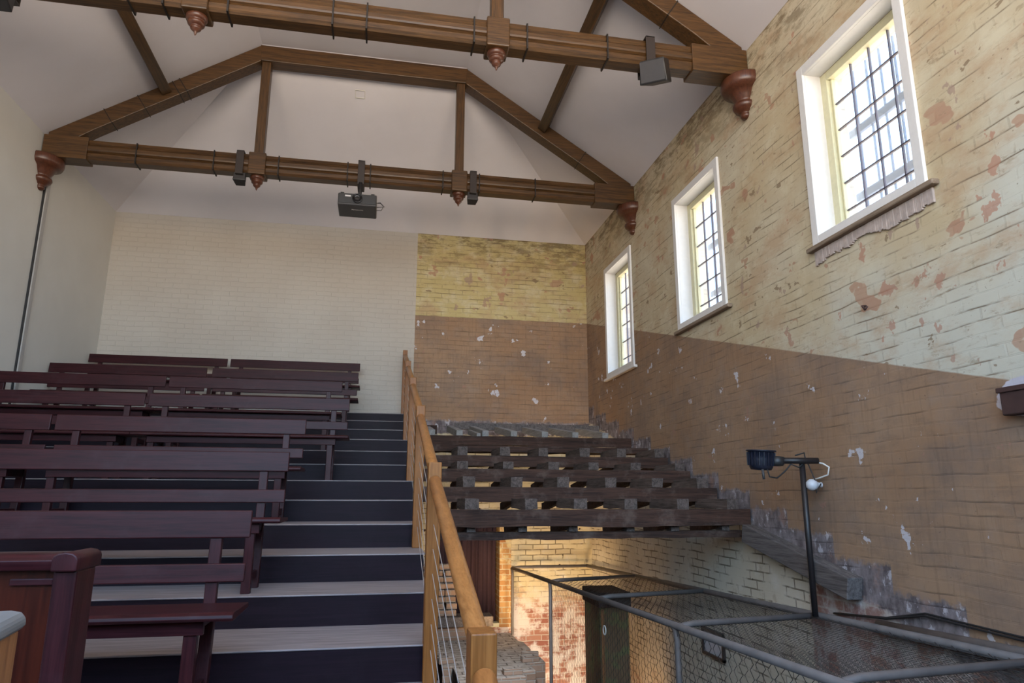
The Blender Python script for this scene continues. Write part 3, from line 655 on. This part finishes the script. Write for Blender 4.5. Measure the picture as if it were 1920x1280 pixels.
for pts in ([(bx1-.005, 8.3, 3.74), (bx1+.05, 8.29, 3.735), (bx1+.085, 8.3, 3.70), (bx1+.06, 8.31, 3.65), (bx1-.005, 8.31, 3.645)], [(bx1-.005, 8.34, 3.755), (bx1+.04, 8.34, 3.77), (bx1+.10, 8.34, 3.715), (bx1-.005, 8.34, 3.70)]):
    MB().tube(pts, .004, 6).build('cable', M['cable'], pj, 0, True, off=off)

for ch in [o_ for o_ in C.objects if o_.parent is pj or o_.parent == pj]:
    if not ch.name.startswith(('strap', 'pole')): ch.location.z -= .125

# ------------------------------------------------------------------ dismantled gallery frame
gf = empty('gallery_frame', (1.9, 6.0, -.2), 'bare dark timber frame of the dismantled gallery, without floorboards', 'timber frame'); GO = (1.9, 6.0, -.2)
def rough(x0, x1, y0, y1, z0, z1, m, name, ax='x', jit=.008, n=14):
    """long timber with slightly wandering faces"""
    mb = MB(); rings = []
    L0, L1 = (x0, x1) if ax == 'x' else (y0, y1)
    for k in range(n+1):
        t = L0+(L1-L0)*k/n; j = lambda: random.uniform(-jit, jit)
        if ax == 'x': rings.append([(t, y0+j(), z0+j()), (t, y1+j(), z0+j()), (t, y1+j(), z1+j()*.5), (t, y0+j(), z1+j()*.5)])
        else: rings.append([(x0+j(), t, z0+j()), (x1+j(), t, z0+j()), (x1+j(), t, z1+j()*.5), (x0+j(), t, z1+j()*.5)])
    vs = [p for r in rings for p in r]; fs = []
    for k in range(n):
        for q_ in range(4): fs.append((k*4+q_, k*4+(q_+1) % 4, k*4+4+(q_+1) % 4, k*4+4+q_))
    fs += [(3, 2, 1, 0), (n*4, n*4+1, n*4+2, n*4+3)]
    return mb.add(vs, fs).build(name, m, gf, off=GO)
XL, XR = .42, WX-.004
bear = [(5.94, -.11, .145), (6.56, .085, .135), (7.14, .275, .125), (7.73, .445, .12), (8.33, .60, .075), (8.92, .765, .12)]
for y, zt, h in bear:
    rough(XL, XR-.02, y, y+.10, zt-h, zt, M['old'], 'bearer')
rough(XL, XR-.06, 6.02, 6.14, -.362, -.300, M['old'], 'bearer')              # thin lowest plate
rough(XL, XR-.10, 8.45, 8.53, .52, .555, M['old'], 'bearer', 'x', .01)
rough(1.10, XR-.02, 10.30, 10.38, .975, 1.075, M['old_y'], 'bearer')
rough(XL, .80, 9.9, 9.98, .87, .99, M['old'], 'bearer')
# cut joist ends that sit between the bearers
for k, (y, zt, h) in enumerate(bear[:5]):
    nx_ = 6; zb = -.300 if k == 0 else bear[k-1][1]
    for j in range(nx_):
        x = .78 + j*.47 + .03*k + random.uniform(-.03, .03)
        if k == 0:
            w, hh, d = .075, .095, .22; zc = zb+.002; rough(x-w/2, x+w/2, y+.06, y+.06+d, zc, zc+hh, M['stub'], 'joist_end', 'y', .004, 3)
        else:
            w = .115; hh = zt-h-zb+.03; yb_ = bear[k-1][0]+.02
            hh = max(.05, min(.10, hh))
            rough(x-w/2, x+w/2, yb_+random.uniform(-.02, .03), y+.05, zb+.001, zb+hh, M['stub'], 'joist_end', 'y', .006, 3)
        # the brace that runs from it down and back
        if k < 4:
            MB().beam((x-.02, y+.10, zt-h+.02), (x-.02, y+.72, zt-h-.06), .05, .08).build('brace', M['old'], gf, .004, off=GO)
# sloping joists of the top landing
for j, x in enumerate((.66, 1.02, 1.36, 1.74, 2.16, 2.58, 3.0)):
    MB().beam((x, 8.97, .795), (x, 10.32, .985), .085, .09).build('joist', M['old_p'], gf, .004, off=GO)
MB().beam((1.27, 8.97, .77), (1.27, 9.9, .90), .05, .07).build('joist', M['old_p'], gf, .004, off=GO)
# wall plate and skirting strip on the end wall
# sloping stringer on the right wall
o = MB().beam((3.30, 5.925, -.318), (3.30, 4.52, -.625), .12, .155).build('stringer', M['old_y'], None, .006)
tag(o, 'sloping grey timber stringer fixed to the peeling wall below the frame', 'beam')

# ------------------------------------------------------------------ undercroft: ledge, curtain, sill
poly = [(.80, 10.88), (2.06, 10.88), (2.06, 10.25), (2.12, 10.2), (2.12, 9.7), (2.04, 9.68), (2.04, 9.3), (2.14, 9.28), (2.14, 8.95), (1.93, 8.93), (1.93, 8.55), (1.76, 8.53), (1.76, 8.30), (1.40, 8.28), (1.40, 8.45), (1.16, 8.43), (1.16, 8.05), (.98, 8.03), (.98, 8.9), (.86, 8.92), (.86, 9.6), (.76, 9.62), (.76, 10.4)]
led = empty('brick_ledge', (1.5, 9.6, -2.0), 'broken dusty brick ledge below the handrail, in front of the doorway', 'brickwork'); LO = (1.5, 9.6, -2.0)
MB().prism(poly, 'z', FLOOR+.001, -2.0).build('masonry', M['brick'], led, .012, off=LO)
poly2 = [(1.0, 8.3), (2.0, 8.6), (2.02, 8.6), (2.02, 8.2), (1.9, 8.15), (1.9, 7.75), (1.5, 7.7), (1.5, 7.4), (.95, 7.4)]
MB().prism(poly2, 'z', FLOOR+.002, -2.28).build('lower_course', M['brick'], led, .012, off=LO)
for (x, y, z, a) in ((1.95, 9.0, -1.999, .1), (2.0, 9.22, -1.999, -.2), (1.62, 8.42, -1.999, .05), (.92, 9.1, -1.999, .3), (1.72, 8.1, -2.279, .2), (1.3, 8.15, -2.279, -.15)):
    b = MB().box(-.11, .11, -.052, .052, 0, .07).build('loose_brick', M['brick'], led, .01); b.location = (x-LO[0], y-LO[1], z-LO[2]); b.rotation_euler.z = a
MB().box(.86, 1.66, 10.42, 10.86, -1.999, -1.80).build('back_course', M['brick'], led, .01, off=LO)
o = MB().box(.90, 1.70, 10.28, 10.62, -1.799, -1.665).build('timber_sill', M['old_y'], None, .008); tag(o, 'short dusty timber baulk lying before the curtained doorway', 'timber')
mb = MB(); random.seed(3)
rub = empty('rubble_steps', (1.1, 10.6, -1.66), 'stack of crumbling white brick steps left of the curtain', 'brickwork'); RO = (1.1, 10.6, -1.66)
for k in range(8):
    for j in range(3):
        x0 = .70+j*.16+random.uniform(-.02, .02); y0_ = 10.36+k*.05
        mb.box(x0, x0+.155, y0_+random.uniform(0, .02), 10.86, -1.664+k*.085, -1.664+k*.085+.078)
mb.build('bricks', M['brick'], rub, .012, off=RO)
# curtain with folds
mb = MB(); n = 60; vs = []; fs = []
for i in range(n+1):
    x = DX0+.02+(DX1-DX0-.05)*i/n; yy = DY+.25+.035*math.sin(i*.9)+.02*math.sin(i*2.3+1)
    for z in (DZ0+.02, -1.4, -.9, DZ1-.02): vs.append((x+.004*math.sin(z*7+i), yy+.01*math.sin(z*3+i*.4), z))
for i in range(n):
    for k in range(3): fs.append((i*4+k, i*4+4+k, i*4+5+k, i*4+1+k))
o = mb.add(vs, fs).build('curtain', M['curtain'], None, 0, True); tag(o, 'dark purple curtain hanging in the doorway under the gallery', 'curtain')
sm = o.modifiers.new('thick', 'SOLIDIFY'); sm.thickness = .006
# white stone threshold
o = MB().box(1.67, 1.89, 10.885, 11.05, -1.919, -1.86).build('threshold_stone', M['cream'], None, .006); tag(o, 'yellowish threshold stone at the foot of the brick jamb', 'stone')

# ------------------------------------------------------------------ wire cage
cg = empty('wire_cage', (2.65, 6.5, FLOOR), 'long chain link cage of grey pipes against the peeling wall', 'cage'); KO = (2.65, 6.5, FLOOR)
zc = lambda y: -.82-.25*(y-3.31)/7.7
CXL, CXR = 2.06, 3.27
YN = 2.3
MB().tube([(CXL, 10.72, zc(10.72)), (CXL, YN, zc(YN))], .024, 12).build('top_rail', M['pipe'], cg, 0, True, off=KO)
MB().tube([(CXR, 10.86, zc(10.86)+.01), (CXR, YN, zc(YN)+.01)], .026, 12).build('wall_rail', M['pipe'], cg, 0, True, off=KO)
for y, yr in ((10.72, 10.80), (8.34, 8.72), (6.5, 6.8), (4.72, 4.93), (3.0, 3.15)):
    MB().tube([(CXL+.02, y, zc(y)), (CXL+.12, y+.02, zc(y)+.012), (CXR-.02, yr, zc(yr)+.012)], .022, 10).build('cross_rail', M['pipe'], cg, 0, True, off=KO)
for y, zb in ((10.72, -1.999), (8.34, FLOOR+.005), (4.74, FLOOR+.005), (3.0, FLOOR+.005)):
    MB().tube([(CXL, y+.07, zc(y)-.012), (CXL, y+.02, zc(y)-.03), (CXL, y, zc(y)-.09), (CXL, y, zb)], .021, 10).build('post', M['pipe'], cg, 0, True, off=KO)
def chain(P, nu, nv, cu, cv, r, sag):
    """chain link sheet: nu zigzag wires, each with nv bends; P(u, v) maps to space"""
    mb = MB()
    for i in range(nu):
        pts = []
        for j in range(nv+1):
            s_ = 1 if (j % 2) else -1
            if i % 2: s_ = -s_
            u = (i+.5)*cu + s_*cu*.5
            pts.append(P(u, j*cv*.5, s_))
        rings = []
        for p in pts:
            rings.append(Vector(p))
        mb.tube(rings, r, 4, False)
    return mb
cell = .062
L_ = 8.34-YN
zb_ = FLOOR+.3
nuS = int(L_/cell); nv = int((zc(8.34)-.03+2.75)/(cell*.5*1.25))
mb = chain(lambda u, v, s_: (CXL+.012*s_*.5, YN+u, zc(YN+u)-.02-v*1.25), nuS, nv, cell, cell, .0019, 0)
mb.build('side_mesh', M['wire'], cg, off=KO)
nvT = int((CXR-CXL-.03)/(cell*.5))
def topP(u, v, s_):
    t = (v/(CXR-CXL)); y = YN+u
    return (CXL+.01+v, y+.25*t, zc(y)+.006*s_ - .055*math.sin(PI*min(1, t))*(.6+.4*math.sin(y*2.1)))
mb = chain(topP, nuS, nvT, cell, cell, .0019, 0)
mb.build('top_mesh', M['wire'], cg, off=KO)
# white ring tied on the mesh
d = Vector((0, 0, 0))
ringpts = [(2.04, 6.27+.038*math.cos(a), -1.16+.038*math.sin(a)) for a in [2*PI*k/20 for k in range(21)]]
o = MB().tube(ringpts, .005, 8, False).build('ring', M['whitering'], None, 0, True); tag(o, 'small white ring hanging on the cage mesh', 'ring')
# old timber booth inside the cage
bt = empty('timber_booth', (2.7, 8.2, FLOOR), 'mouldy dark timber booth standing inside the cage', 'booth'); BO = (2.7, 8.2, FLOOR)
MB().box(2.52, 2.86, 7.9, 8.5, FLOOR+.002, -1.22).build('booth_body', M['mould'], bt, .006, off=BO)
MB().box(2.50, 2.88, 7.86, 8.52, -1.22, -1.06).build('head_board', M['old'], bt, .006, off=BO)
MB().box(2.53, 2.565, 7.885, 7.90, FLOOR+.002, -1.24).build('lit_edge_strip', M['lectern'], bt, .003, off=BO)  # orange strip paints in the lamp-lit left edge of the booth
# framed print on the right wall inside the cage
pf = empty('framed_print', (WX, 6.84, -1.45), 'small framed pale notice on the wall inside the cage', 'framed notice'); FO = (WX, 6.84, -1.45)
mb = MB(); y0_, y1_, z0_, z1_ = 6.62, 7.08, -1.56, -1.30
for a, b, c, d_ in ((y0_, y0_+.03, z0_, z1_), (y1_-.03, y1_, z0_, z1_), (y0_, y1_, z0_, z0_+.03), (y0_, y1_, z1_-.03, z1_)): mb.box(WX-.03, WX-.002, a, b, c, d_)
mb.build('frame', M['strap'], pf, .003, off=FO)
MB().box(WX-.012, WX-.002, y0_+.02, y1_-.02, z0_+.02, z1_-.02).build('print', M['paper'], pf, off=FO)

# pipe and cables along the wall above the cage
o = empty('wall_pipe', (3.3, 3.6, -.74), 'grey pipe with black cables along the wall above the cage', 'pipe'); WO = (3.3, 3.6, -.74)
MB().tube([(3.325, 4.35, -.83), (3.325, 2.3, -.755)], .032, 12).build('pipe', M['pipe'], o, 0, True, off=WO)
for dz, x in ((.052, 3.345), (.066, 3.352)):
    MB().tube([(x, 4.85, -.835), (x, 4.3, -.80+dz*.3), (x, 3.95, -.765+dz), (x, 3.3, -.78+dz), (x, 2.3, -.735+dz)], .007, 6).build('cable', M['cable'], o, 0, True, off=WO)

# ------------------------------------------------------------------ floodlight on its pole
fl = empty('floodlight', (3.2, 4.86, -.86), 'blue black floodlight on a tall black pole rising from the cage', 'floodlight'); FLO = (3.2, 4.86, -.86)
MB().tube([(3.20, 4.86, -.855), (3.20, 4.86, .27)], .022, 14).build('pole', M['pole'], fl, 0, True, off=FLO)
MB().tube([(3.30, 4.80, .270), (3.0, 4.88, .272)], .024, 12).build('arm', M['pole'], fl, 0, True, off=FLO)
mb = MB(); mb.tube([(3.06, 4.87, .272), (2.96, 4.89, .262)], .016, 8); mb.build('bracket', M['pole'], fl, 0, True, off=FLO)
hd = MB().lathe([(.02, -.085), (.075, -.082), (.088, -.060), (.094, .0), (.098, .055), (.112, .058), (.112, .068), (.09, .068), (.02, .062)], (0, 0, 0), 28).build('lamp_head', M['lamp'], fl, 0, True)
hd.location = (2.90-3.2, 4.93-4.86, .285+.86); hd.rotation_euler = (.05, .04, 0)
mb = MB()
for k in range(20):
    a = 2*PI*k/20; mb.beam((.096*math.cos(a), .096*math.sin(a), -.05), (.102*math.cos(a), .102*math.sin(a), .05), .006, .012, (math.cos(a), math.sin(a), 0))
mb.build('cooling_fins', M['lamp'], hd)
MB().lathe([(.02, -.02), (.045, -.018), (.055, 0), (.055, .05), (.02, .055)], (0, 0, 0), 16).build('rear_cap', M['black'], fl, 0, True).location = (3.005-3.2, 4.885-4.86, .250+.86)
MB().tube([(2.865, 4.86, .205), (2.868, 4.855, .13)], .010, 8).build('cable_gland', M['black2'], fl, 0, True, off=FLO)
MB().tube([(2.905, 4.86, .205), (2.92, 4.86, .15), (2.98, 4.86, .14), (3.05, 4.86, .19), (3.10, 4.85, .245), (3.16, 4.84, .22), (3.215, 4.83, .27), (3.20, 4.82, .33), (3.13, 4.83, .31)], .006, 6).build('cable', M['cable'], fl, 0, True, off=FLO)
MB().tube([(3.22, 4.83, .28), (3.26, 4.80, .12), (3.26, 4.80, .03), (3.30, 4.79, .10)], .005, 6).build('cable', M['cable'], fl, 0, True, off=FLO)
gl_ = MB().lathe([(.002, -.045), (.026, -.04), (.042, -.02), (.044, 0), (.036, .025), (.018, .035), (.016, .06), (.022, .075), (.004, .08)], (0, 0, 0), 16).build('globe_lamp', M['globe'], fl, 0, True)
gl_.location = (3.245-3.2, 4.82-4.86, .09+.86); gl_.rotation_euler = (0, PI/2, 0)
MB().tube([(3.30, 4.80, .255), (3.33, 4.79, .25), (3.345, 4.74, .22), (3.345, 4.76, .165), (3.33, 4.86, .14), (3.31, 4.92, .13), (3.365, 4.9, .10)], .006, 6).build('white_lead', M['whitering'], fl, 0, True, off=FLO)['label'] = 'white lead looping from the arm'

# rusty box and small hook on the right wall
bx = empty('junction_box', (WX, 3.08, .5), 'rusty brown box on the peeling wall in patched plaster', 'box'); XO = (WX, 3.08, .5)
MB().box(WX-.075, WX-.004, 2.96, 3.15, .43, .565).build('box', M['rust'], bx, .008, off=XO)
MB().box(WX-.085, WX-.004, 2.95, 3.16, .552, .580).build('lid', M['rust'], bx, .004, off=XO)
o = MB().tube([(WX-.001, 4.18, 1.33), (WX-.04, 4.17, 1.325), (WX-.045, 4.14, 1.29), (WX-.04, 4.12, 1.31)], .008, 6).build('wall_hook', M['rust'], None, 0, True); tag(o, 'small rusty hook in the cream part of the wall', 'hook')
